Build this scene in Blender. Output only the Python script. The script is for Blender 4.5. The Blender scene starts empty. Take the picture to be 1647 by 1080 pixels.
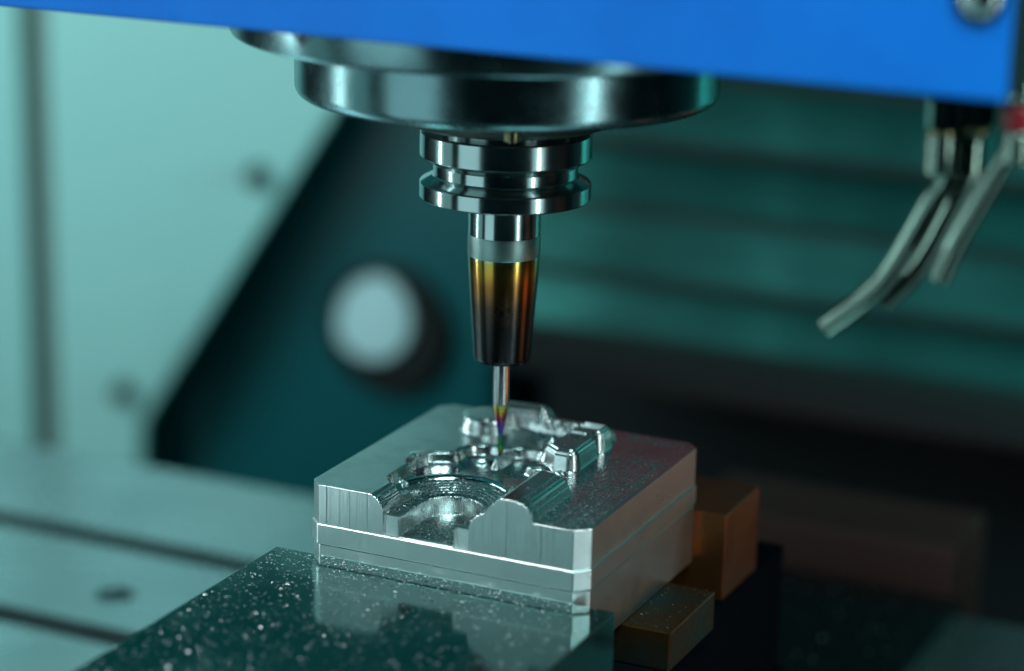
import bpy, bmesh, math, random
import numpy as np
from mathutils import Vector, Matrix

# ------------------------------------------------------------------ frame
# World axes are the machine axes in metres: X along the table, Y away from the
# operator, Z up, tool axis at X=Y=0, table top at Z=0.
TZ = 150.0                                   # block top plane above the table, mm
SC = bpy.context.scene
COL = SC.collection
FPX = 3895.0                                 # focal length in photo pixels
YAW, PITCH, ROLL = math.radians(-24.807), math.radians(15.773), math.radians(1.233)
def cf(x, y, z):                             # camera-heading frame about the tool axis -> machine frame (mm)
    return Vector((x*math.cos(YAW)+y*math.sin(YAW), -x*math.sin(YAW)+y*math.cos(YAW), z))
def m(v):                                    # mm (z from block top) -> metres
    return Vector((v[0]/1000, v[1]/1000, (v[2]+TZ)/1000))
CAM = cf(3.611, -868.906, 289.21)
FW = cf(0, math.cos(PITCH), -math.sin(PITCH))
RT0 = cf(1, 0, 0); UP0 = RT0.cross(FW)
RT = math.cos(ROLL)*RT0+math.sin(ROLL)*UP0
UP = math.cos(ROLL)*UP0-math.sin(ROLL)*RT0
def pray(x, y): return FW+RT*((x-823.5)/FPX)-UP*((y-540)/FPX)
def onv(x, y, v):                            # photo pixel -> point on the plane Y = v (mm)
    r = pray(x, y); return CAM+r*((v-CAM.y)/r.y)
def onz(x, y, z):
    r = pray(x, y); return CAM+r*((z-CAM.z)/r.z)

# ------------------------------------------------------------------ camera
cam = bpy.data.cameras.new('camera'); co = bpy.data.objects.new('camera', cam); COL.objects.link(co)
cam.sensor_width = 36; cam.lens = FPX/1647*36; cam.clip_start = 0.05; cam.clip_end = 50
M = Matrix((RT, UP, -FW)).transposed().to_4x4(); M.translation = m(CAM); co.matrix_world = M
cam.dof.use_dof = True; cam.dof.focus_distance = 0.872; cam.dof.aperture_fstop = 3.4; cam.dof.aperture_blades = 0
SC.camera = co

# ------------------------------------------------------------------ world, lights, exposure
w = bpy.data.worlds.new('World'); SC.world = w; w.use_nodes = True
w.node_tree.nodes['Background'].inputs[0].default_value = (0.05, 0.28, 0.50, 1)
w.node_tree.nodes['Background'].inputs[1].default_value = 0.014
def area(name, loc, target, sx, sy, power, color, spread=180):
    l = bpy.data.lights.new(name, 'AREA'); l.shape = 'RECTANGLE'; l.size = sx; l.size_y = sy; l.energy = power; l.color = color; l.spread = math.radians(spread)
    o = bpy.data.objects.new(name, l); COL.objects.link(o); o.location = m(loc)
    d = m(target)-m(loc); z = -d.normalized(); x = Vector((0, 0, 1)).cross(z).normalized(); y = z.cross(x)
    R = Matrix((x, y, z)).transposed().to_4x4(); R.translation = m(loc); o.matrix_world = R
    return o
TEAL = (0.52, 1.0, 0.98); WHITE = (0.85, 1.0, 0.98)
area('left_strip_lamp', cf(-900, 95, 60), (0, 0, 60), .032, 1.3, 2.6, WHITE)
area('left_soft_lamp', cf(-1000, 0, 40), (0, 0, 40), .55, 1.0, 0.8, TEAL)
area('right_strip_lamp', cf(620, -640, 60), (0, 0, 60), .032, 1.3, 2.4, WHITE)
area('right_soft_lamp', cf(690, -720, 40), (0, 0, 40), .30, 1.0, 0.95, (0.66, 1.0, 1.0))
area('front_left_lamp', cf(-640, -560, -40), (0, -60, 0), .45, .7, 1.1, (0.62, 0.97, 1.0))
area('upper_front_fill', cf(160, -560, 720), (40, -110, 200), .4, .3, 6.2, (0.62, 1.0, 1.0))  # added lamp above the camera to light the blue cover
area('wall_fill', (-1050, -50, 400), (-470, 650, -100), .5, .5, 6.8, (0.66, 0.97, 0.99))  # added lamp out of view to brighten the pale panel
area('way_cover_fill', (460, 420, 120), (120, 620, 40), .15, .3, 1.1, (0.3, 1.0, 0.97), 90)  # added lamp, brightens the right end of the way cover
area('work_lamp', (-290, -225, 620), (0, -60, 0), .13, .13, 3.0, WHITE)
area('low_red_fill', (-40, 430, -430), (-60, 480, 171), .3, .2, 0.13, (1.0, 0.46, 0.58), 70)  # added lamp hidden behind the table, reddens the underside above
area('warm_fill', (270, 340, -90), (66, 0, -30), .25, .12, 0.0022, (1.0, 0.60, 0.46), 60)  # added lamp, gives the block's right face a brown reflection
area('jaw_warm_fill', (330, 110, -95), (60, 60, -60), .1, .06, 0.010, (1.0, 0.40, 0.16), 70)  # added out-of-view lamp that warms the rear jaw's side
SC.view_settings.view_transform = 'Standard'; SC.view_settings.look = 'None'; SC.view_settings.gamma = 1
SC.view_settings.use_curve_mapping = False; SC.view_settings.exposure = 0
SC.render.engine = 'CYCLES'; SC.cycles.use_denoising = True
SC.cycles.sample_clamp_indirect = 6; SC.cycles.max_bounces = 10

# ------------------------------------------------------------------ materials
def mat(name, base, metal=0., rough=.4, **k):
    M_ = bpy.data.materials.new(name); M_.use_nodes = True
    b = M_.node_tree.nodes['Principled BSDF']
    b.inputs['Base Color'].default_value = (*base, 1); b.inputs['Metallic'].default_value = metal; b.inputs['Roughness'].default_value = rough
    for kk, vv in k.items(): b.inputs[kk.replace('_', ' ')].default_value = vv
    return M_
def nodes(M_): return M_.node_tree.nodes, M_.node_tree.links, M_.node_tree.nodes['Principled BSDF']
def tex(M_, scale, detail=4, rough=.55, stretch=(1, 1, 1), coord='Object'):
    N, L, b = nodes(M_)
    tc = N.new('ShaderNodeTexCoord'); mp = N.new('ShaderNodeMapping'); mp.inputs['Scale'].default_value = stretch
    n = N.new('ShaderNodeTexNoise'); n.inputs['Scale'].default_value = scale; n.inputs['Detail'].default_value = detail; n.inputs['Roughness'].default_value = rough
    L.new(tc.outputs[coord], mp.inputs[0]); L.new(mp.outputs[0], n.inputs['Vector'])
    return n
def bump(M_, facs, dist=1e-5, strength=1.):
    N, L, b = nodes(M_); prev = None
    for f, s in facs:
        bp = N.new('ShaderNodeBump'); bp.inputs['Strength'].default_value = strength*s; bp.inputs['Distance'].default_value = dist
        L.new(f, bp.inputs['Height'])
        if prev: L.new(prev.outputs[0], bp.inputs['Normal'])
        prev = bp
    L.new(prev.outputs[0], b.inputs['Normal'])
def ramp(M_, fac, stops, to=None):
    N, L, b = nodes(M_); r = N.new('ShaderNodeValToRGB'); L.new(fac, r.inputs[0]); e = r.color_ramp.elements
    while len(e) < len(stops): e.new(.5)
    for i, (p, c) in enumerate(stops): e[i].position = p; e[i].color = (*c, 1) if len(c) == 3 else c
    if to: L.new(r.outputs[0], b.inputs[to])
    return r
def g(v): return (v, v, v)
def turned(name, base, rough, aniso=.6, wear=.06):
    M_ = mat(name, base, 1., rough, Anisotropic=aniso, Anisotropic_Rotation=.25)
    N, L, b = nodes(M_); t = N.new('ShaderNodeTangent'); t.direction_type = 'RADIAL'; t.axis = 'Z'; L.new(t.outputs[0], b.inputs['Tangent'])
    n = tex(M_, 60, 6, .6); ramp(M_, n.outputs[0], [(.3, g(rough-wear)), (.7, g(rough+wear))], 'Roughness')
    n2 = tex(M_, 1.0, 3, .7, (40, 40, 9000)); bump(M_, [(n2.outputs[0], .10)], 2e-5)
    return M_
steel = turned('turned_steel', (.36, .44, .44), .19, .75, .04)
nose_steel = turned('ground_nose_steel', (.17, .28, .30), .25, .45, .06)
dark_steel = mat('dark_steel', (.03, .035, .038), .6, .45)
matte_band = mat('matte_ground_band', (.25, .36, .35), 1., .42)
n = tex(matte_band, 1.0, 3, .7, (60, 60, 9000)); bump(matte_band, [(n.outputs[0], .25)], 2e-5)

heat = turned('heat_tinted_steel', (.1, .08, .05), .24, .6)
N, L, b = nodes(heat); tc = N.new('ShaderNodeTexCoord'); sx = N.new('ShaderNodeSeparateXYZ'); L.new(tc.outputs['Generated'], sx.inputs[0])
nz = tex(heat, 120, 5, .6); ad = N.new('ShaderNodeMath'); ad.operation = 'MULTIPLY_ADD'; L.new(nz.outputs[0], ad.inputs[0]); ad.inputs[1].default_value = .10; L.new(sx.outputs[2], ad.inputs[2])
sb = N.new('ShaderNodeMath'); sb.operation = 'SUBTRACT'; L.new(ad.outputs[0], sb.inputs[0]); sb.inputs[1].default_value = .05
ramp(heat, sb.outputs[0], [(0, (.030, .030, .034)), (.30, (.036, .034, .036)), (.55, (.070, .045, .032)), (.76, (.26, .11, .03)), (.88, (.44, .23, .045)), (.97, (.36, .28, .07)), (1., (.40, .42, .30))], 'Base Color')

carbide = turned('carbide_steel', (.42, .44, .45), .16, .4)
film = turned('rainbow_coated_carbide', (.5, .4, .1), .20, .3)
N, L, b = nodes(film); tc = N.new('ShaderNodeTexCoord'); sx = N.new('ShaderNodeSeparateXYZ'); L.new(tc.outputs['Generated'], sx.inputs[0])
ramp(film, sx.outputs[2], [(0, (.16, .07, .06)), (.10, (.12, .10, .04)), (.22, (.04, .24, .04)), (.36, (.03, .17, .10)), (.48, (.03, .07, .28)), (.62, (.15, .04, .25)), (.74, (.32, .06, .09)), (.86, (.40, .23, .03)), (.95, (.32, .32, .07)), (1., (.34, .36, .33))], 'Base Color')

def milled(name, stretch, dist, s1=.5, rough=(.22, .36), base=(.78, .80, .80)):
    M_ = mat(name, base, 1., .28)
    n1 = tex(M_, 1.0, 2, .6, stretch); n2 = tex(M_, 90, 5, .65)
    ramp(M_, n2.outputs[0], [(.3, g(rough[0]*.5+rough[1]*.5-.02)), (.72, g(rough[0]*.5+rough[1]*.5+.03))], 'Roughness')
    n3 = tex(M_, 700, 2, .6)
    bump(M_, [(n1.outputs[0], s1), (n2.outputs[0], .15), (n3.outputs[0], .12)], dist)
    return M_
alu_side_x = milled('milled_aluminium_front', (3600, 3600, 30), 1.4e-4, .6)
alu_side_y = milled('milled_aluminium_band', (3000, 3000, 60), 1.2e-4, .6, (.24, .40), (.74, .76, .76))
# the milled top reads its finish (mirror, face-milled, grainy) from a mesh attribute
alu_top = mat('machined_aluminium_top', (.80, .82, .82), 1., .25)
N, L, b = nodes(alu_top); at = N.new('ShaderNodeAttribute'); at.attribute_name = 'finish'
n2 = tex(alu_top, 160, 5, .65); ma = N.new('ShaderNodeMath'); ma.operation = 'MULTIPLY_ADD'; L.new(n2.outputs[0], ma.inputs[0]); ma.inputs[1].default_value = .10
L.new(at.outputs['Fac'], ma.inputs[2]); L.new(ma.outputs[0], b.inputs['Roughness'])
n1 = tex(alu_top, 1.0, 2, .6, (2200, 60, 60)); n3 = tex(alu_top, 1300, 2, .6)
bump(alu_top, [(n1.outputs[0], .40), (n3.outputs[0], .18)], 2.0e-5)
ramp(alu_top, tex(alu_top, 38, 6, .65).outputs[0], [(.34, (.60, .64, .64)), (.52, (.80, .82, .82)), (.72, (.84, .85, .85))], 'Base Color')

jaw_m = mat('oily_ground_jaw_steel', (.14, .20, .20), 1., .10)
n = tex(jaw_m, 45, 6, .65); ramp(jaw_m, n.outputs[0], [(.30, g(.07)), (.55, g(.12)), (.75, g(.22))], 'Roughness')
ramp(jaw_m, tex(jaw_m, 22, 5, .6).outputs[0], [(.35, (.12, .26, .25)), (.6, (.17, .31, .30)), (.75, (.12, .20, .19))], 'Base Color')
n3 = tex(jaw_m, 420, 3, .6); n4 = tex(jaw_m, 1.0, 2, .5, (30, 1500, 30)); bump(jaw_m, [(n3.outputs[0], .06), (n4.outputs[0], .06)], 2e-5)

rust_m = mat('rust_stained_steel', (.3, .2, .13), .85, .35)
n = tex(rust_m, 34, 3, .5); ramp(rust_m, n.outputs[0], [(.40, (.055, .075, .07)), (.50, (.08, .065, .04)), (.60, (.12, .052, .02)), (.78, (.07, .028, .012))], 'Base Color')
n2 = tex(rust_m, 260, 5, .6); ramp(rust_m, n2.outputs[0], [(.3, g(.26)), (.7, g(.42))], 'Roughness'); bump(rust_m, [(n2.outputs[0], .3)], 4e-5)
brownjaw_m = mat('brown_patinated_steel', (.24, .085, .03), .8, .34)
n = tex(brownjaw_m, 28, 4, .5); ramp(brownjaw_m, n.outputs[0], [(.35, (.16, .055, .02)), (.6, (.27, .10, .035)), (.75, (.20, .10, .06))], 'Base Color')
n2 = tex(brownjaw_m, 300, 5, .6); ramp(brownjaw_m, n2.outputs[0], [(.3, g(.28)), (.7, g(.42))], 'Roughness'); bump(brownjaw_m, [(n2.outputs[0], .3)], 4e-5)

table_m = mat('scraped_cast_table', (.42, .48, .48), .9, .26)
n = tex(table_m, 14, 6, .6); ramp(table_m, n.outputs[0], [(.3, g(.20)), (.7, g(.34))], 'Roughness')
ramp(table_m, tex(table_m, 8, 5, .6).outputs[0], [(.35, (.30, .38, .40)), (.7, (.38, .45, .46))], 'Base Color')
pale_m = mat('pale_enamel_paint', (.37, .66, .64), 0., .42); bump(pale_m, [(tex(pale_m, 400, 3).outputs[0], .2)], 1e-4)
darkp_m = mat('dark_teal_enamel_paint', (.003, .105, .120), 0., .38)
rubber = mat('dark_rubber', (.012, .014, .015), 0., .55)
blue_m = mat('blue_enamel_paint', (.001, .155, .62), 0., .45, Specular_IOR_Level=.3); bump(blue_m, [(tex(blue_m, 500, 3).outputs[0], .15)], 1e-4)
ramp(blue_m, tex(blue_m, 9, 6, .65).outputs[0], [(.32, (.001, .125, .54)), (.55, (.001, .155, .63)), (.75, (.001, .17, .66))], 'Base Color')
leaf_m = mat('stainless_way_cover', (.08, .15, .135), .75, .36); n = tex(leaf_m, 1.0, 4, .6, (3, 40, 40)); ramp(leaf_m, n.outputs[0], [(.3, g(.24)), (.7, g(.46))], 'Roughness'); ramp(leaf_m, tex(leaf_m, 5.0, 3, .5, (1, 1, 2)).outputs[0], [(.35, (.008, .060, .056)), (.55, (.022, .125, .115)), (.72, (.07, .27, .235))], 'Base Color')  # base colour blotches imitate soft reflections on the leaves
white_m = mat('frosted_white_plastic', (.66, .92, .96), 0., .5)
brown_m = mat('brown_oiled_plate', (.055, .022, .018), .2, .6)
brass_m = mat('brass_fitting', (.42, .36, .20), 1., .30)
nick_m = turned('plated_nozzle_tube', (.20, .27, .23), .10, .1, .03)
red_m = mat('red_plastic', (.20, .003, .008), 0., .4)
black_m = mat('black_paint', (.006, .008, .009), 0., .5)
chip_m = mat('bright_aluminium_chips', (.92, .94, .94), 1., .40)

# ------------------------------------------------------------------ mesh helpers (all lengths in mm, z from block top)
def link(name, me, mt, parent=None, smooth=30):
    o = bpy.data.objects.new(name, me); COL.objects.link(o)
    if mt: me.materials.append(mt)
    if smooth:
        for p in me.polygons: p.use_smooth = True
        me.set_sharp_from_angle(angle=math.radians(smooth))
    if parent: o.parent = parent; o.matrix_parent_inverse = parent.matrix_world.inverted()
    return o
def tag(o, label, cat, group=None):
    o['label'] = label; o['category'] = cat
    if group: o['group'] = group
    return o
def thing(name, loc, label, cat, group=None):
    o = bpy.data.objects.new(name, None); COL.objects.link(o); o.empty_display_size = .02
    o.matrix_world = Matrix.Translation(m(loc)); return tag(o, label, cat, group)
def from_bm(name, bm, mt, parent=None, smooth=30, origin=None):
    """bm is in mm / block-top z; origin (mm) becomes the object origin"""
    og = m(origin) if origin is not None else Vector((0, 0, 0))
    for v in bm.verts: v.co = m(v.co)-og
    bmesh.ops.recalc_face_normals(bm, faces=bm.faces)
    me = bpy.data.meshes.new(name); bm.to_mesh(me); bm.free()
    o = bpy.data.objects.new(name, me); COL.objects.link(o); o.location = og
    if mt: me.materials.append(mt)
    if smooth:
        for p in me.polygons: p.use_smooth = True
        me.set_sharp_from_angle(angle=math.radians(smooth))
    if parent: o.parent = parent; o.matrix_parent_inverse = parent.matrix_world.inverted()
    return o
def lathe(name, prof, mt, parent=None, cx=0, cy=0, n=128, closed=True):
    bm = bmesh.new(); rings = []
    for r, z in prof:
        if r < 1e-6: rings.append([bm.verts.new((cx, cy, z))])
        else: rings.append([bm.verts.new((cx+r*math.cos(2*math.pi*i/n), cy+r*math.sin(2*math.pi*i/n), z)) for i in range(n)])
    pairs = list(zip(rings, rings[1:]))+([(rings[-1], rings[0])] if closed else [])
    for A, B in pairs:
        for i in range(n):
            j = (i+1) % n
            if len(A) == 1 and len(B) == 1: break
            if len(A) == 1: bm.faces.new((A[0], B[i], B[j]))
            elif len(B) == 1: bm.faces.new((A[i], A[j], B[0]))
            else: bm.faces.new((A[i], A[j], B[j], B[i]))
    zc = sum(p[1] for p in prof)/len(prof)
    return from_bm(name, bm, mt, parent, 30, (cx, cy, zc))
def box(name, lo, hi, mt, parent=None, bev=.5, seg=2):
    bm = bmesh.new(); bmesh.ops.create_cube(bm, size=1)
    for v in bm.verts: v.co = Vector([(lo[k]+hi[k])/2+v.co[k]*(hi[k]-lo[k]) for k in range(3)])
    if bev: bmesh.ops.bevel(bm, geom=bm.edges[:], offset=bev, segments=seg, affect='EDGES', profile=.5)
    return from_bm(name, bm, mt, parent, 0, [(lo[k]+hi[k])/2 for k in range(3)])
def prism(name, pts, v0, v1, mt, parent=None, bev=0., axis='Y'):
    """polygon of (u,z) points extruded along Y, or (u,v) points along Z"""
    bm = bmesh.new()
    f = (lambda p, t: (p[0], t, p[1])) if axis == 'Y' else (lambda p, t: (p[0], p[1], t)) if axis == 'Z' else (lambda p, t: (t, p[0], p[1]))
    A = [bm.verts.new(f(p, v0)) for p in pts]; B = [bm.verts.new(f(p, v1)) for p in pts]
    bm.faces.new(A); bm.faces.new(B[::-1])
    for i in range(len(pts)): j = (i+1) % len(pts); bm.faces.new((A[i], A[j], B[j], B[i]))
    if bev: bmesh.ops.bevel(bm, geom=bm.edges[:], offset=bev, segments=1, affect='EDGES', profile=.5)
    c = [sum(v.co[k] for v in bm.verts)/len(bm.verts) for k in range(3)]
    return from_bm(name, bm, mt, parent, 0, c)
def catmull(P, k=10):
    P = [Vector(p) for p in P]; Q = [2*P[0]-P[1]]+P+[2*P[-1]-P[-2]]; out = []
    for i in range(1, len(Q)-2):
        for s in range(k):
            t = s/k; a, b_, c, d = Q[i-1:i+3]
            out.append(.5*((2*b_)+(c-a)*t+(2*a-5*b_+4*c-d)*t*t+(3*b_-a-3*c+d)*t**3))
    out.append(P[-1]); return out
def tube(name, P, r, wall, mt, parent=None, n=28):
    """open-ended bent pipe with a real bore at its far end"""
    path = catmull(P); bm = bmesh.new(); rings = []; x = None
    fr = []
    for i, p in enumerate(path):
        t = (path[min(i+1, len(path)-1)]-path[max(i-1, 0)]).normalized()
        if x is None: x = t.orthogonal().normalized()
        x = (x-t*x.dot(t)).normalized(); fr.append((p, x.copy(), t.cross(x)))
    def ring(f, rr): return [bm.verts.new(f[0]+f[1]*rr*math.cos(2*math.pi*k/n)+f[2]*rr*math.sin(2*math.pi*k/n)) for k in range(n)]
    seq = [ring(f, r) for f in fr]+[ring(fr[-1], r-wall)]+[ring(f, r-wall) for f in fr[-2:-14:-1]]
    for A, B in zip(seq, seq[1:]):
        for k in range(n): j = (k+1) % n; bm.faces.new((A[k], A[j], B[j], B[k]))
    bm.faces.new(seq[0]); bm.faces.new(seq[-1])
    return from_bm(name, bm, mt, parent, 40, path[0])

# ------------------------------------------------------------------ the setting: tray floor and rear wall
def structure(o): o['kind'] = 'structure'; return o
structure(box('machine_floor', (-1800, -1400, -520), (1500, 900, -500), black_m, None, 0))
structure(box('rear_wall', (-1800, 780, -499), (1500, 800, 900), darkp_m, None, 0))

# pale sheet-metal panel with a slanted edge, bolts, and the dark gap between two sheets
PV = 650.
def pv(x, y): q = onv(x, y, PV); return (q.x, q.z)
wp = thing('wall_panel', (-900, PV, -499), 'pale enamelled sheet panel with slanted edge and two dark bolts behind the table', 'panel')
d1, d2, v0 = pv(522, 195), pv(220, 680), pv(214, 752)
sl = ((d1[0]-d2[0])/(d1[1]-d2[1]))
topz = 600; gx = pv(82, 400)[0]
prism('sheet', [(gx, -498), (v0[0], -498), (d2[0], d2[1]), (d2[0]+sl*(topz-d2[1]), topz), (gx, topz)], PV, PV+7, pale_m, wp, 2)
for q in ((413, 285), (198, 632)):
    c = onv(*q, PV-4); bm = bmesh.new()
    for r, h, seg in ((9, 7, 32), (7.0, 12, 6)):
        bmesh.ops.create_cone(bm, cap_ends=True, segments=seg, radius1=r, radius2=r*.93, depth=h, matrix=Matrix.Translation((c.x, PV-h/2+.5, c.z))@Matrix.Rotation(math.pi/2, 4, 'X'))
    from_bm('bolt', bm, rubber, wp, 30, (c.x, PV, c.z))
ls = tag(prism('side_sheet', [(-1500, -498), (gx-24, -498), (gx-24, topz), (-1500, topz)], PV+2, PV+9, pale_m, None, 2), 'pale enamelled sheet left of the dark vertical gap, without bolts', 'panel')
tag(prism('gap_seal', [(gx-40, -498), (gx+14, -498), (gx+14, topz), (gx-40, topz)], PV+12, PV+30, mat('brown_grey_seal', (.12, .14, .12), 0, .6), None, 1), 'dark vertical seal strip in the gap between two pale sheets', 'seal')

# round port in the dark wall
DV = 700.; DX = onv(800, 300, 700).x
dk = tag(prism('side_cover', [(-760, -498), (DX, -498), (DX, 400), (-760, 400)], DV, DV+30, darkp_m, None, 3), 'dark teal painted cover behind the slanted pale panel', 'cover')
rp = thing('round_port', onv(600, 510, DV), 'round pale disc in a dark ring on the dark teal cover', 'port')
c = onv(594, 511, DV-7); R0 = (onv(678, 510, DV-7)-onv(518, 510, DV-7)).length/2*.81
def disc_y(name, cx, cz, prof, mt, par, n=64):
    bm = bmesh.new(); rings = []
    for r, y in prof: rings.append([bm.verts.new((cx+r*math.cos(2*math.pi*i/n), y, cz+r*math.sin(2*math.pi*i/n))) for i in range(n)] if r > 0 else [bm.verts.new((cx, y, cz))])
    for A, B in zip(rings, rings[1:]):
        for i in range(n):
            j = (i+1) % n
            if len(B) == 1: bm.faces.new((A[i], A[j], B[0]))
            else: bm.faces.new((A[i], A[j], B[j], B[i]))
    return from_bm(name, bm, mt, par, 30, (cx, DV, cz))
disc_y('disc', c.x, c.z, [(R0, DV-2.5), (R0, DV-5), (R0-2, DV-6.5), (0, DV-7)], white_m, rp)
c2 = onv(628, 528, DV)
disc_y('ring', c2.x, c2.z, [(R0+16, DV+2), (R0+16, DV-6), (R0+13, DV-9), (R0+9, DV-9), (R0+6, DV-2), (0, DV-2)], black_m, rp)

# stepped stainless way cover on the right
wc = thing('way_cover', (0, 620, -250), 'stepped stainless telescopic way cover behind the spindle', 'way cover')
zs = [onv(1300, y_, 620).z for y_ in (640, 590, 478, 366, 256, 140, 30, -80)]
wx = onv(815, 300, 620).x
for i in range(len(zs)-1):
    a0, a1 = zs[i], zs[i+1]; yv = 615+i*3; tl = (10, 16, 8, 18, 12, 20, 10, 14)[i]
    prism('leaf', [(yv-14, a0+3), (yv-14+tl, a1+1), (yv+tl-10, a1+1), (yv-10, a0+3)], wx, 560, leaf_m, wc, 0, 'X')
    prism('wiper', [(yv-16, a0-2), (yv-16, a0+2.5), (yv-8, a0+2.5), (yv-8, a0-2)], wx, 560, rubber, wc, 0, 'X')
box('leaf_support', (wx, 690, -498), (560, 720, 235), dark_steel, wc, 1)
kk = onv(840, 580, 590)
tag(box('rear_beam', (kk.x, 560, onv(1400, 690, 560).z), (560, 590, onv(1400, 612, 560).z), mat('matte_black', (.002, .003, .003), 0, .9), None, 6), 'black beam in front of the stepped way cover', 'beam')
bl = onv(1230, 832, 300); br = onv(1535, 890, 300)
tag(box('saddle_block', (bl.x-40, 300, -499), (br.x, 360, bl.z), brown_m, None, 2), 'brown oiled block behind the table beyond the rusty vise jaw', 'block')

# ------------------------------------------------------------------ machine table with T-slots
tb = thing('machine_table', (0, 0, -230), 'grey cast iron machine table with T-slots and a round counterbore', 'table')
edges = [(-360, 283)]
pts = [(-360, -230), (283, -230), (283, -150)]
for v1, v0_ in ((187, 169), (82, 64), (-23, -41), (-128, -146), (-233, -251)):
    pts += [(v1, -150), (v1, -164), (v1+7, -164), (v1+7, -176), (v0_-7, -176), (v0_-7, -164), (v0_, -164), (v0_, -150)]
pts += [(-360, -150)]
tt = prism('table_top', pts, -900, 700, table_m, tb, 0, 'X')
hc = onz(186, 957, -150)
bm = bmesh.new(); bmesh.ops.create_cone(bm, cap_ends=True, segments=48, radius1=9.5, radius2=9.5, depth=12, matrix=Matrix.Translation((hc.x, hc.y, -150)))
cut = from_bm('cutter', bm, None, None, 0)
md = tt.modifiers.new('b', 'BOOLEAN'); md.object = cut; md.operation = 'DIFFERENCE'; md.solver = 'EXACT'
dg = bpy.context.evaluated_depsgraph_get(); me2 = bpy.data.meshes.new_from_object(tt.evaluated_get(dg))
tt.modifiers.clear(); tt.data = me2; me2.polygons.foreach_set('use_smooth', np.zeros(len(me2.polygons), bool)); bpy.data.objects.remove(cut)
box('table_support', (-700, -300, -499), (500, 260, -231), black_m, tb, 2)

# ------------------------------------------------------------------ black plate added to darken the table around the vise
tag(box('added_dark_plate', (-80, -250, -149.9), (113, 282, -141), mat('table_darkening_black', (.004, .008, .010), .2, .22), None, 1), 'added black plate darkening the table under and beside the vise', 'plate')
# ------------------------------------------------------------------ vise
UL, UR, JZ = -56.5, 77.5, -26.75
vs = thing('machine_vise', (10, -60, -140.9), 'steel machine vise with dark oily front jaw and rusty rear jaw gripping the block', 'vise')
def jaw(name, lo, hi, mt): return box(name, lo, hi, mt, vs, .35, 2)
jaw('front_jaw', (UL, -215, -61.8), (UR, -70.05, JZ), jaw_m)['label'] = 'dark oily front jaw strewn with bright chips'
jaw('rear_jaw', (UL, 39.55, -61.8), (UR, 78, JZ), brownjaw_m)['label'] = 'rusty brown rear jaw'
jaw('vise_bed', (UL-4, -240, -115), (UR+1, 110, -62), mat('dark_oily_casting', (.004, .006, .009), 0., .9, Specular_IOR_Level=0.))
jaw('vise_foot', (UL-20, -240, -140.9), (UR+3, 110, -115.2), bpy.data.materials['dark_oily_casting'])

# ------------------------------------------------------------------ spacer
tag(box('parallel_bar', (20, -34, -61.9), (84.6, 11.4, -46.3), rust_m, None, .9, 2), 'rust-stained parallel bar under the aluminium block between the jaws', 'bar')

# ------------------------------------------------------------------ workpiece
OU, OV, W, D, CH = -43.5, -70.0, 109.5, 109.5, 4.83
H1, H2, HB = -14.74, -22.39, -46.2
wk = thing('aluminium_workpiece', (OU+W/2, OV+D/2, HB), 'half-machined square aluminium block with pockets and stepped islands clamped in the vise', 'workpiece')
def seg(a, b, p, q):
    dx, dy = q[0]-p[0], q[1]-p[1]; t = np.clip(((a-p[0])*dx+(b-p[1])*dy)/(dx*dx+dy*dy+1e-9), 0, 1)
    return np.hypot(a-p[0]-t*dx, b-p[1]-t*dy)
def rbox(a, b, cx, cy, hx, hy, r):
    qx, qy = np.abs(a-cx)-hx+r, np.abs(b-cy)-hy+r
    return np.hypot(np.maximum(qx, 0), np.maximum(qy, 0))+np.minimum(np.maximum(qx, qy), 0)-r
def ss(e0, e1, x): t = np.clip((x-e0)/(e1-e0), 0, 1); return t*t*(3-2*t)
def terr(z, s, ph=0.):
    k = z/s+ph; f = np.floor(k); r = k-f
    return (f+ss(.50, .80, r)-ph)*s
def island(d, top, wall, rd, s=1.0):
    """height of an island whose outline is d=0: vertical wall, then a stair-stepped shoulder of width rd"""
    t = np.clip((-d-.6)/rd, 0, 1); z = wall+(top-wall)*np.sqrt(np.clip(1-(1-t)**2, 0, 1))
    z = np.where(z > wall+.01, np.minimum(terr(z-wall, s)+wall, top), z)
    return np.where(d < -.6, z, np.where(d < 0, wall*np.clip(-d/.6, 0, 1), -99.))
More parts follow.
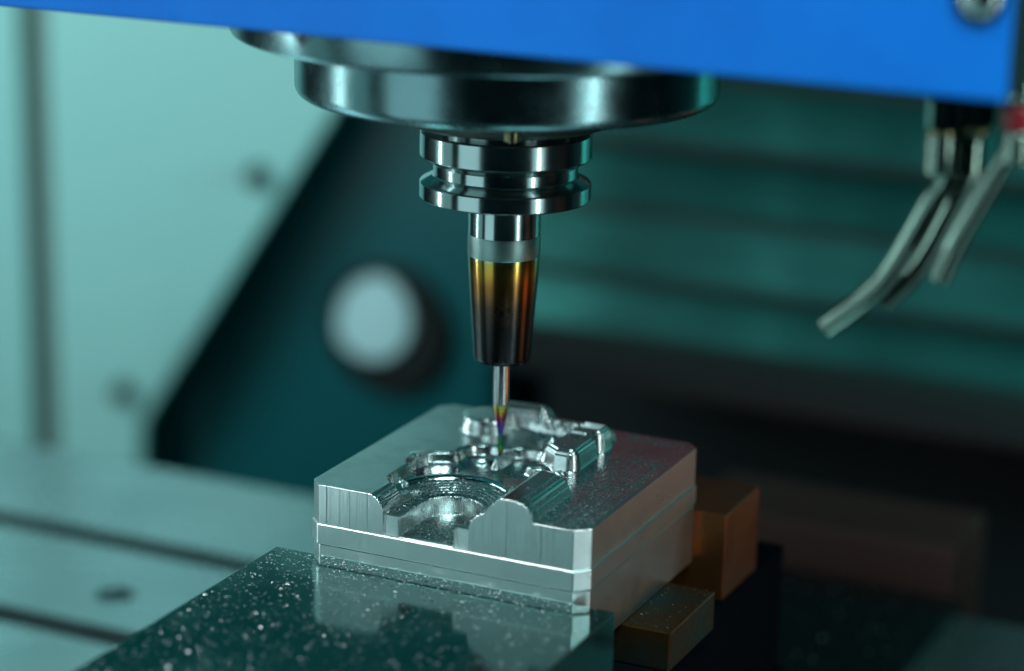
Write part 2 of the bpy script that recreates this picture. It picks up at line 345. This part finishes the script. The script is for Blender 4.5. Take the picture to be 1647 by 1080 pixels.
def height(a, b):
    z = np.zeros_like(a); fin = .13+.15*ss(72, 50, a+.25*b-12)
    # valley behind the bowl
    dv = np.minimum(np.minimum(seg(a, b, (31, 44), (56, 46))-12.5, seg(a, b, (41, 60), (41, 61))-10.8), seg(a, b, (54.5, 64), (55, 64))-11.2)
    dv = np.minimum(dv, seg(a, b, (62, 40), (70, 48))-9); dv = np.minimum(dv, seg(a, b, (33.2, 24), (33.2, 46))-11.8)
    zv = np.interp(-dv, [0, .55, 1.0, 1.7, 2.2, 3.2, 4.5], [0, -.65, -.75, -3.9, -4.4, -4.75, -4.9])
    z = np.where(dv < 0, np.minimum(z, zv), z); fin = np.where(dv < 0, .12, fin); fin = np.where((dv < -.9) & (dv > -2.2), .17, fin)
    # dish lobe
    r = np.hypot(a-40.0, b-61.5); zd = -5.6+5.3*(r/9.3)**1.5; z = np.where((r < 9.3), np.minimum(z, zd), z); fin = np.where(r < 9.3, .13, fin)
    # round grainy pocket
    r = np.hypot(a-55.5, b-63.0); rp_ = 9.6
    fr = seg(a, b, (47.6, 71.5), (47.0, 59)); z = np.where(dv < -.8, np.maximum(z, np.minimum(-4.9+4.0*(1-fr/1.9), -1.0)), z)
    fin = np.where((r < rp_+1.6) & (dv < -.9), .40, fin)
    # bowl: U-shaped, deeper slot inside
    dB = seg(a, b, (48.2, -9), (48.2, 20)); dB = np.where(a > 48.2, dB*(1+.06*np.clip((a-48.2)/12, 0, 1)), dB)
    t = np.clip((dB-17.4)/6.0, 0, 1); zs_ = -7.4*(1-np.sqrt(np.clip(1-(1-t)**2, 0, 1)))
    zs_ = np.where((t > .01) & (t < .97), terr(zs_, .80), zs_)
    zb = np.where(dB < 17.4, -7.4, zs_)
    zr = -7.6+3.0*np.clip((dB-11.4)/11.8, 0, 1); zr = np.where(dB > 13, terr(zr, .42), zr); bk = ss(21, 31, b)
    zb = np.where(dB >= 11.4, zb*(1-bk)+zr*bk, zb); zs_ = np.where(dB >= 11.4, zs_*(1-bk)+zr*bk, zs_)
    zb = np.where((dB < 11.6), -7.4-6.8*ss(11.6, 10.9, dB), zb)
    inb = dB < 23.4
    back = ss(16, 30, b)
    zb2 = np.where((dB >= 17.4), np.minimum(zs_, zb), zb)
    z = np.where(inb, np.minimum(z, zb2), z); fin = np.where(inb, .16, fin); fin = np.where(inb & ((dB < 17.4) | ((b > 22) & (dB < 21.5))), .31, fin)
    # smooth rolled bead behind the bowl
    rb = 2.3; q = np.clip(1-((dB-25.0)/rb)**2, 0, 1); zbead = np.where(q > 0, -5.2+1.7*np.sqrt(q), -99)
    sel = (b > 30-.1*a) & (q > 0) & (a < 63) & (dv < -1.2); z = np.where(sel, np.maximum(z, zbead), z); fin = np.where(sel, .05, fin)
    # ridge left of the plateau
    prof = np.interp(a, [69.2, 70.2, 72.6, 75.6, 77, 82.9, 85.2, 86.6, 87.7, 88.5, 89.0, 89.4], [-1, 0, 2.75, 6.3, 7, 6.9, 6.4, 5.6, 4.4, 2.9, 1.4, 0])
    prof = np.where((a > 83.2) & (prof > .2), terr(prof, .95, .2), prof)
    end = b+(a-80)*.25
    pe = np.minimum(prof, np.clip((36-end)*3.2, -1, 99)-.6*ss(3, 0, 36-end))
    inr = (a > 69.2) & (a < 89.4) & (end < 36)
    z = np.where(inr & (pe > z), pe, z); fin = np.where(inr, .17, fin)
    # low bridge between ridge and the middle island
    # islands
    d2 = rbox(a, b, 73.6, 74.5, 7.6, 19, 4.5)
    cutc = (a-66)*.75+(b-56)-4.0; d2 = np.maximum(d2, -cutc*.8)
    cutd = -(a-81.2)*.8+(b-71)*-.0; n_ = np.hypot((a-82.0), (b-79.0))-3.1; d2 = np.maximum(d2, -n_)
    z2 = island(d2, 8.0, 5.0, 3.2)
    ch_ = np.clip(1-((b-86.5)/4.2)**2, 0, 1); z2 = np.where((ch_ > 0) & (a < 77.5), np.minimum(z2, 8.0-4.8*np.sqrt(ch_)), z2)
    tp = rbox(a, b, 71.0, 70.5, 4.6, 9, 2.5); z2 = np.where(tp < 0, np.minimum(z2, 8.0-1.4*ss(0, -.5, tp)), z2)
    d3 = np.hypot(a-29.3, b-87.3)-10.0; z3 = island(d3, 6.6, 5.2, 3.0, .7)
    d3b = seg(a, b, (32, 98), (47, 100))-6.6; z3 = np.maximum(z3, island(d3b, 8.6, 1.0, 6.4, 1.25))
    d4 = seg(a, b, (44, 98.5), (74, 97))-5.2; z4 = island(d4, 4.6, 2.2, 4.0, .8)
    for k in range(3):
        d4b = np.hypot(a-(54+7.5*k), b-94.2)-2.4; z4 = np.minimum(z4, 2.0+np.maximum(d4b, 0)*4)
    zc = 7.6*(1-np.hypot(a-66.6, (b-66.5)*.9)/4.6); zc = np.where(zc > 0, zc*1.15, -99)
    zi = np.maximum(np.maximum(z2, z3), np.maximum(z4, zc)); up = zi > z
    z = np.where(up, zi, z); fin = np.where(up, .20, fin)
    # small stair at the valley's left end
    d5 = np.hypot(a-20.5, b-48)-3.6; z5 = island(d5, .9, 0.1, 3.4, .3); u5 = (z5 > z) & (dv > -2.5); z = np.where(u5, z5, z); fin = np.where(u5, .08, fin)
    # tool-path grooves offset from the islands and from the rim
    flat = np.abs(z) < .02
    de = np.minimum(np.minimum(W-a, D-b), 60.); dr = np.minimum(np.minimum(d2, d4), np.maximum(69.2-a, np.maximum(a-89.4, b-36)))
    for dist in (6.5, 9.2, 12.2, 15.0, 18.5):
        z = np.where(flat & (a > 80), z-.06*ss(.5, 0, np.abs(dr-dist)), z)
    for dist in (3.2, 5.1, 7.6):
        z = np.where(flat & (a > 82), z+.05*ss(.45, 0, np.abs(de-dist)), z)
    bead = np.maximum(np.clip(1-np.abs(b-(81.8-.03*a))/.45, 0, 1)*((a > 93) & (a < 104)), np.clip(1-np.abs(a-104+(b-81)*.04)/.45, 0, 1)*((b > 60) & (b < 81)))
    z = np.where(flat, z+.16*bead, z)
    # the two ledges beside the slot stand back from the front face
    rec = (b < 1.3) & (((a > 28.6) & (a < 36.6)) | ((a > 59.2) & (a < 66.4)))
    z = np.where(rec, np.where(z < -7.0, H1+.02, z), z); fin = np.where((b < 2.2) & (z < -7), .28, fin)
    return np.maximum(z, H1+.02), fin
NA = NB = 720
bs = np.linspace(0, D, NB); s_ = np.linspace(0, 1, NA)
amin = np.maximum(0, np.maximum(CH-bs, bs-(D-CH))); amax = W-np.maximum(0, np.maximum(CH-bs, bs-(D-CH)))
A = amin[:, None]+(amax-amin)[:, None]*s_[None, :]; B = np.repeat(bs[:, None], NA, 1)
Zt, Fin = height(A, B)
Zt[0, :] -= .22; Zt[-1, :] -= .22; Zt[:, 0] -= .22; Zt[:, -1] -= .22; Zt = np.maximum(Zt, H1+.02)
rng = np.random.default_rng(4); Zt = Zt+np.where(Fin > .29, rng.normal(0, .06, Zt.shape), rng.normal(0, .0012, Zt.shape))
Fin = np.where(Fin > .29, .20+rng.normal(0, .04, Fin.shape), Fin)
idx = np.arange(NA*NB).reshape(NB, NA)
P = np.stack([A+OU, B+OV, Zt], -1).reshape(-1, 3)
loop = np.concatenate([idx[0, :], idx[1:, -1], idx[-1, -2::-1], idx[-2:0:-1, 0]])
low = P[loop].copy(); low[:, 2] = H1+.005
for sa, sd in ((8.0, .12), (9.8, .03), (13.4, .05), (17.6, .10), (20.4, .04), (24.6, .09), (70.5, .04), (74.1, .05), (79.3, .04), (92.6, .10), (97.4, .04), (3.1, .05)):
    hit = (np.arange(nl0 := len(loop)) < NA) & (np.abs(P[loop][:, 0]-OU-sa) < .14)
    P[loop[hit], 1] += sd; low[hit, 1] += sd
tp_ = P[loop].copy()
P = np.concatenate([P, tp_, low]); n0 = NA*NB; nl = len(loop)
q1 = np.stack([idx[:-1, :-1], idx[:-1, 1:], idx[1:, 1:], idx[1:, :-1]], -1).reshape(-1, 4)
k = np.arange(nl); k2 = (k+1) % nl
q2 = np.stack([n0+k, n0+nl+k, n0+nl+k2, n0+k2], -1)
OG = np.array([OU+W/2, OV+D/2, H1])
me = bpy.data.meshes.new('machined_top'); me.from_pydata(((P-OG)/1000).tolist(), [], np.concatenate([q1, q2]).tolist())
me.materials.append(alu_top); me.materials.append(alu_side_x)
me.polygons.foreach_set('material_index', np.concatenate([np.zeros(len(q1), int), np.ones(len(q2), int)]).astype(np.int32))
me.polygons.foreach_set('use_smooth', np.ones(len(me.polygons), bool))
at = me.attributes.new('finish', 'FLOAT', 'POINT'); at.data.foreach_set('value', np.concatenate([Fin.reshape(-1), np.full(2*nl, .25)]).astype(np.float32))
me.set_sharp_from_angle(angle=math.radians(62)); me.update()
o = bpy.data.objects.new('machined_top', me); COL.objects.link(o); o.location = m(OG); o.parent = wk; o.matrix_parent_inverse = wk.matrix_world.inverted()
def octa(e): 
    a0, a1, b0, b1, c_ = OU-e, OU+W+e, OV-e, OV+D+e, CH
    return [(a0+c_, b0), (a1-c_, b0), (a1, b0+c_), (a1, b1-c_), (a1-c_, b1), (a0+c_, b1), (a0, b1-c_), (a0, b0+c_)]
prism('step_band', octa(.55), H2, H1, alu_side_y, wk, .35, 'Z')
prism('stock_groove', octa(-.25), H2-.45, H2-.01, dark_steel, wk, 0, 'Z')
prism('stock_base', octa(0), HB, H2-.46, alu_side_y, wk, .2, 'Z')

# ------------------------------------------------------------------ spindle, tool holder, cutter
sp = thing('milling_spindle', (0, 0, 128), 'polished steel spindle nose under the blue head cover', 'spindle')
lathe('nose_ring', [(50, 156.8), (76.4, 156.8), (76.96, 156.2), (76.96, 155.6), (76.96, 139.2), (76.92, 138.4), (76.6, 137.0), (75.9, 135.8), (74.8, 135.0), (73.0, 134.7), (50, 134.7)], nose_steel, sp)
lathe('upper_flange', [(50, 172), (100, 172), (100, 159.0), (99.3, 157.6), (97.8, 157), (50, 157)], nose_steel, sp)
def oncyl(x, y, r):
    d = pray(x, y); a_ = d.x*d.x+d.y*d.y; b_ = CAM.x*d.x+CAM.y*d.y; c_ = CAM.x**2+CAM.y**2-r*r
    return CAM+d*((-b_-math.sqrt(b_*b_-a_*c_))/a_)
bm = bmesh.new()
for p_, q_, w_ in (((466, 46), (487, 73), 3.2), ((487, 73), (514, 48), 3.2), ((487, 52), (487, 66), 9.0), ((474, 40), (506, 42), 3.0)):
    dx, dy = q_[0]-p_[0], q_[1]-p_[1]; l_ = math.hypot(dx, dy); nx, ny = -dy/l_*w_/2, dx/l_*w_/2; rows = []
    for i in range(9):
        x_, y_ = p_[0]+dx*i/8, p_[1]+dy*i/8
        rows.append([bm.verts.new(oncyl(x_+nx*s2, y_+ny*s2, 100.06)) for s2 in (-1, 1)])
    for A_, B_ in zip(rows, rows[1:]): bm.faces.new((A_[0], A_[1], B_[1], B_[0]))
from_bm('engraved_mark', bm, dark_steel, sp, 40, oncyl(487, 60, 100))
lathe('bottom_plate', [(20, 134.6), (49, 134.6), (47.5, 131.5), (44.5, 127.4), (36, 124.6), (20, 124.4)], black_m, sp)
kb = onv(824, 224, -41)
bm = bmesh.new(); bmesh.ops.create_cone(bm, cap_ends=True, segments=24, radius1=3.0, radius2=3.0, depth=6, matrix=Matrix.Translation((kb.x, kb.y, 129.6)))
bmesh.ops.create_cone(bm, cap_ends=True, segments=6, radius1=1.4, radius2=1.4, depth=7, matrix=Matrix.Translation((kb.x, kb.y, 129.4)))
from_bm('drive_key', bm, mat('tarnished_brass', (.16, .15, .09), 1., .35), sp, 30, (kb.x, kb.y, 127))

th = thing('tool_holder', (0, 0, 34.5), 'turned steel tool holder with grooved flange and heat-tinted tapering sleeve', 'tool holder')
lathe('flange', [(0, 128), (24, 128), (24, 121.6), (30.9, 121.6), (31.5, 121.0), (31.5, 112.6), (31.0, 112.0), (26.9, 109.6), (26.5, 109.2), (26.5, 105.5), (26.9, 104.9), (31.0, 103.0), (31.5, 102.4), (31.5, 97.2), (31.0, 96.65), (0, 96.65)], steel, th, closed=False, n=160)
lathe('neck', [(0, 96.6), (13.3, 96.6), (13.3, 83.0), (0, 83.0)], steel, th, closed=False)
lathe('matte_band', [(0, 82.95), (13.32, 82.95), (13.46, 82.5), (13.46, 75.4), (13.36, 75.0), (0, 75.0)], matte_band, th, closed=False)
lathe('tapered_sleeve', [(0, 74.95), (13.2, 74.95), (13.26, 74.5), (12.8, 66), (10.72, 36.2), (10.58, 35.4), (9.9, 34.5), (3.3, 34.5), (3.3, 38), (0, 38)], heat, th, closed=False)
em = thing('end_mill', (0, 0, -1), 'slim tapered carbide cutter with rainbow coating touching the block', 'cutter')
lathe('shank', [(0, 37.5), (3.05, 37.5), (3.05, 17.6), (0, 17.6)], carbide, em, closed=False, n=64)
lathe('coated_tip', [(0, 17.55), (3.02, 17.5), (2.9, 15.8), (1.25, 6.6), (.95, 5.0), (.88, 2.2), (.85, -3.3), (.6, -3.9), (0, -4.1)], film, em, closed=False, n=48)

# ------------------------------------------------------------------ blue head cover
hd = thing('spindle_head', (0, 100, 169), 'bright blue painted spindle head cover with a round-headed screw', 'head cover')
box('front_cover', (-520, -113, 169), (208.5, -110, 520), blue_m, hd, .8)
box('side_cover', (205.4, -109.5, 169), (208.4, 420, 520), black_m, hd, .8)
box('casting', (-520, -100, 171), (200, 380, 520), mat('teal_reflection_tint', (.04, .42, .42), 0., .7), hd, 3)  # teal tint and depth set for the reflection in the front jaw
box('red_reflection_box', (-225, 381, 171), (200, 600, 520), mat('red_reflection_tint', (.26, .085, .10), 0., .8), hd, 3)  # unseen red box added for the purple reflection in the right plateau
sc_ = onv(1577, 4, -113)
bm = bmesh.new(); bmesh.ops.create_uvsphere(bm, u_segments=32, v_segments=16, radius=6.2, matrix=Matrix.Translation((sc_.x, -113.2, sc_.z+1.5))@Matrix.Diagonal((1, .62, 1, 1)))
bmesh.ops.create_cone(bm, cap_ends=True, segments=32, radius1=7.6, radius2=7.6, depth=1.2, matrix=Matrix.Translation((sc_.x, -113.7, sc_.z+1.5))@Matrix.Rotation(math.pi/2, 4, 'X'))
from_bm('screw', bm, steel, hd, 40, (sc_.x, -113, sc_.z))

# ------------------------------------------------------------------ coolant nozzles
NV = -78.
def np_(x, y, dv=0.): return onv(x, y, NV+dv)
def fitting(parts, par):
    for nm, cx, cy, r0, z0, z1, mt, n in parts: lathe(nm, [(0, z1), (r0*.92, z1), (r0, z1-.6), (r0, z0+.8), (r0*.85, z0), (0, z0)], mt, par, cx, cy, n, False)
G = 'coolant nozzles under the head'
p0 = np_(1514, 285, 0)
nA = thing('coolant_nozzle', (p0.x, p0.y, 169), 'long bent steel coolant nozzle reaching furthest towards the cutter', 'nozzle', G)
fitting([('fitting', p0.x-.5, p0.y, 5.2, 152.5, 169, nick_m, 6), ('collar', p0.x-.5, p0.y, 5.0, 139, 151.8, nick_m, 24), ('seal', p0.x-.5, p0.y, 4.7, 151.8, 152.5, brass_m, 24)], nA)
tube('tube', [(p0.x-.5, p0.y, 142), np_(1524, 290), np_(1500, 325), np_(1440, 428), np_(1398, 475), np_(1330, 527)], 3.7, .7, nick_m, nA)
p1 = np_(1556, 285, 8)
nB = thing('coolant_nozzle', (p1.x, p1.y, 169), 'middle steel coolant nozzle with brass-seated fitting beside the long one', 'nozzle', G)
fitting([('fitting', p1.x+1, p1.y, 6.0, 153.5, 169, nick_m, 6), ('collar', p1.x, p1.y, 5.2, 138, 151.5, nick_m, 24), ('brass_seat', p1.x+1, p1.y, 5.4, 151.5, 153.5, brass_m, 24)], nB)
tube('tube', [(p1.x, p1.y, 142), np_(1556, 286, 8), np_(1535, 330, 8), np_(1482, 425, 8), np_(1424, 488, 8)], 3.3, .7, nick_m, nB)
p2 = np_(1640, 205, -6)
nC = thing('coolant_nozzle', (p2.x, p2.y, 169), 'short steel coolant nozzle with a red collar', 'nozzle', G)
fitting([('fitting', p2.x, p2.y, 4.6, 146, 156, nick_m, 24), ('red_collar', p2.x, p2.y, 5.6, 156.2, 163.8, red_m, 24), ('stem', p2.x, p2.y, 4, 164.2, 171, nick_m, 24)], nC)
tube('tube', [(p2.x, p2.y, 150), np_(1634, 228, -6), np_(1608, 270, -6), np_(1558, 355, -6), np_(1536, 395, -6), np_(1512, 450, -6)], 3.1, .7, nick_m, nC)

# ------------------------------------------------------------------ chips
def chips(name, pos, smin, smax, label, seed):
    R = random.Random(seed); V = []; F = []
    for (x, y, z) in pos:
        s = smin*(smax/smin)**(R.random()**1.6); th_ = R.uniform(0, 6.283); ti = R.uniform(-.55, .55); ln = s*R.uniform(.8, 2.2); wd = s*R.uniform(.35, .8); cu = R.uniform(.1, .7)*s*.32
        c, sn = math.cos(th_), math.sin(th_); i0 = len(V); lo = 1e9; tmp = []
        for i in range(4):
            t = i/3-.5
            for sgn in (-1, 1):
                lx = t*ln; ly = sgn*wd/2*(1-abs(t)*R.uniform(.3, 1.2)); lz = cu*(1-4*t*t)+ly*ti
                tmp.append((x+lx*c-ly*sn, y+lx*sn+ly*c, lz)); lo = min(lo, lz)
        V += [tuple(m((a_, b_, z+c_-lo+.02))) for a_, b_, c_ in tmp]
        F += [(i0+2*i, i0+2*i+1, i0+2*i+3, i0+2*i+2) for i in range(3)]
    me = bpy.data.meshes.new(name); me.from_pydata(V, [], F); o = link(name, me, chip_m, None, 0)
    o['kind'] = 'stuff'; tag(o, label, 'chips'); return o
R = random.Random(11)
pos = []
while len(pos) < 2300:
    x, y = R.uniform(UL+1, UR-1), -70-140*R.random()**1.35
    if R.random() < (.35+.65*math.exp(-((x+45)/60)**2)): pos.append((x, y-1, JZ))
for _ in range(260): pos.append((R.uniform(OU, OU+W-6), -71-R.expovariate(1/5.), JZ))
chips('jaw_chips', pos, .26, .85, 'tiny bright aluminium chips scattered over the dark front jaw', 1)
pts_ = []
while len(pts_) < 2600:
    a_, b_ = R.uniform(2, W-2), R.uniform(1.5, D-2)
    wgt = .06 + (.9 if (a_ > 84 and b_ < 85) else 0) + (1.5 if (abs(a_-48) < 20 and b_ < 42) else 0)
    if R.random() < wgt: pts_.append((a_, b_))
pa = np.array(pts_); hz, _f = height(pa[:, 0], pa[:, 1])
chips('workpiece_chips', [(a_+OU, b_+OV, z_+.01) for (a_, b_), z_ in zip(pts_, hz)], .22, .72, 'fine metal chips lying on the machined top of the block', 2)
chips('bar_chips', [(R.uniform(67, 84), R.uniform(-33, 10.5), -46.3) for _ in range(60)], .25, .8, 'few small chips on the rusty parallel bar', 3)
chips('plate_chips', [(R.uniform(30, 111), R.uniform(130, 278), -141) for _ in range(110)], .5, 1.8, 'loose bright chips on the added black plate beside the vise', 4)
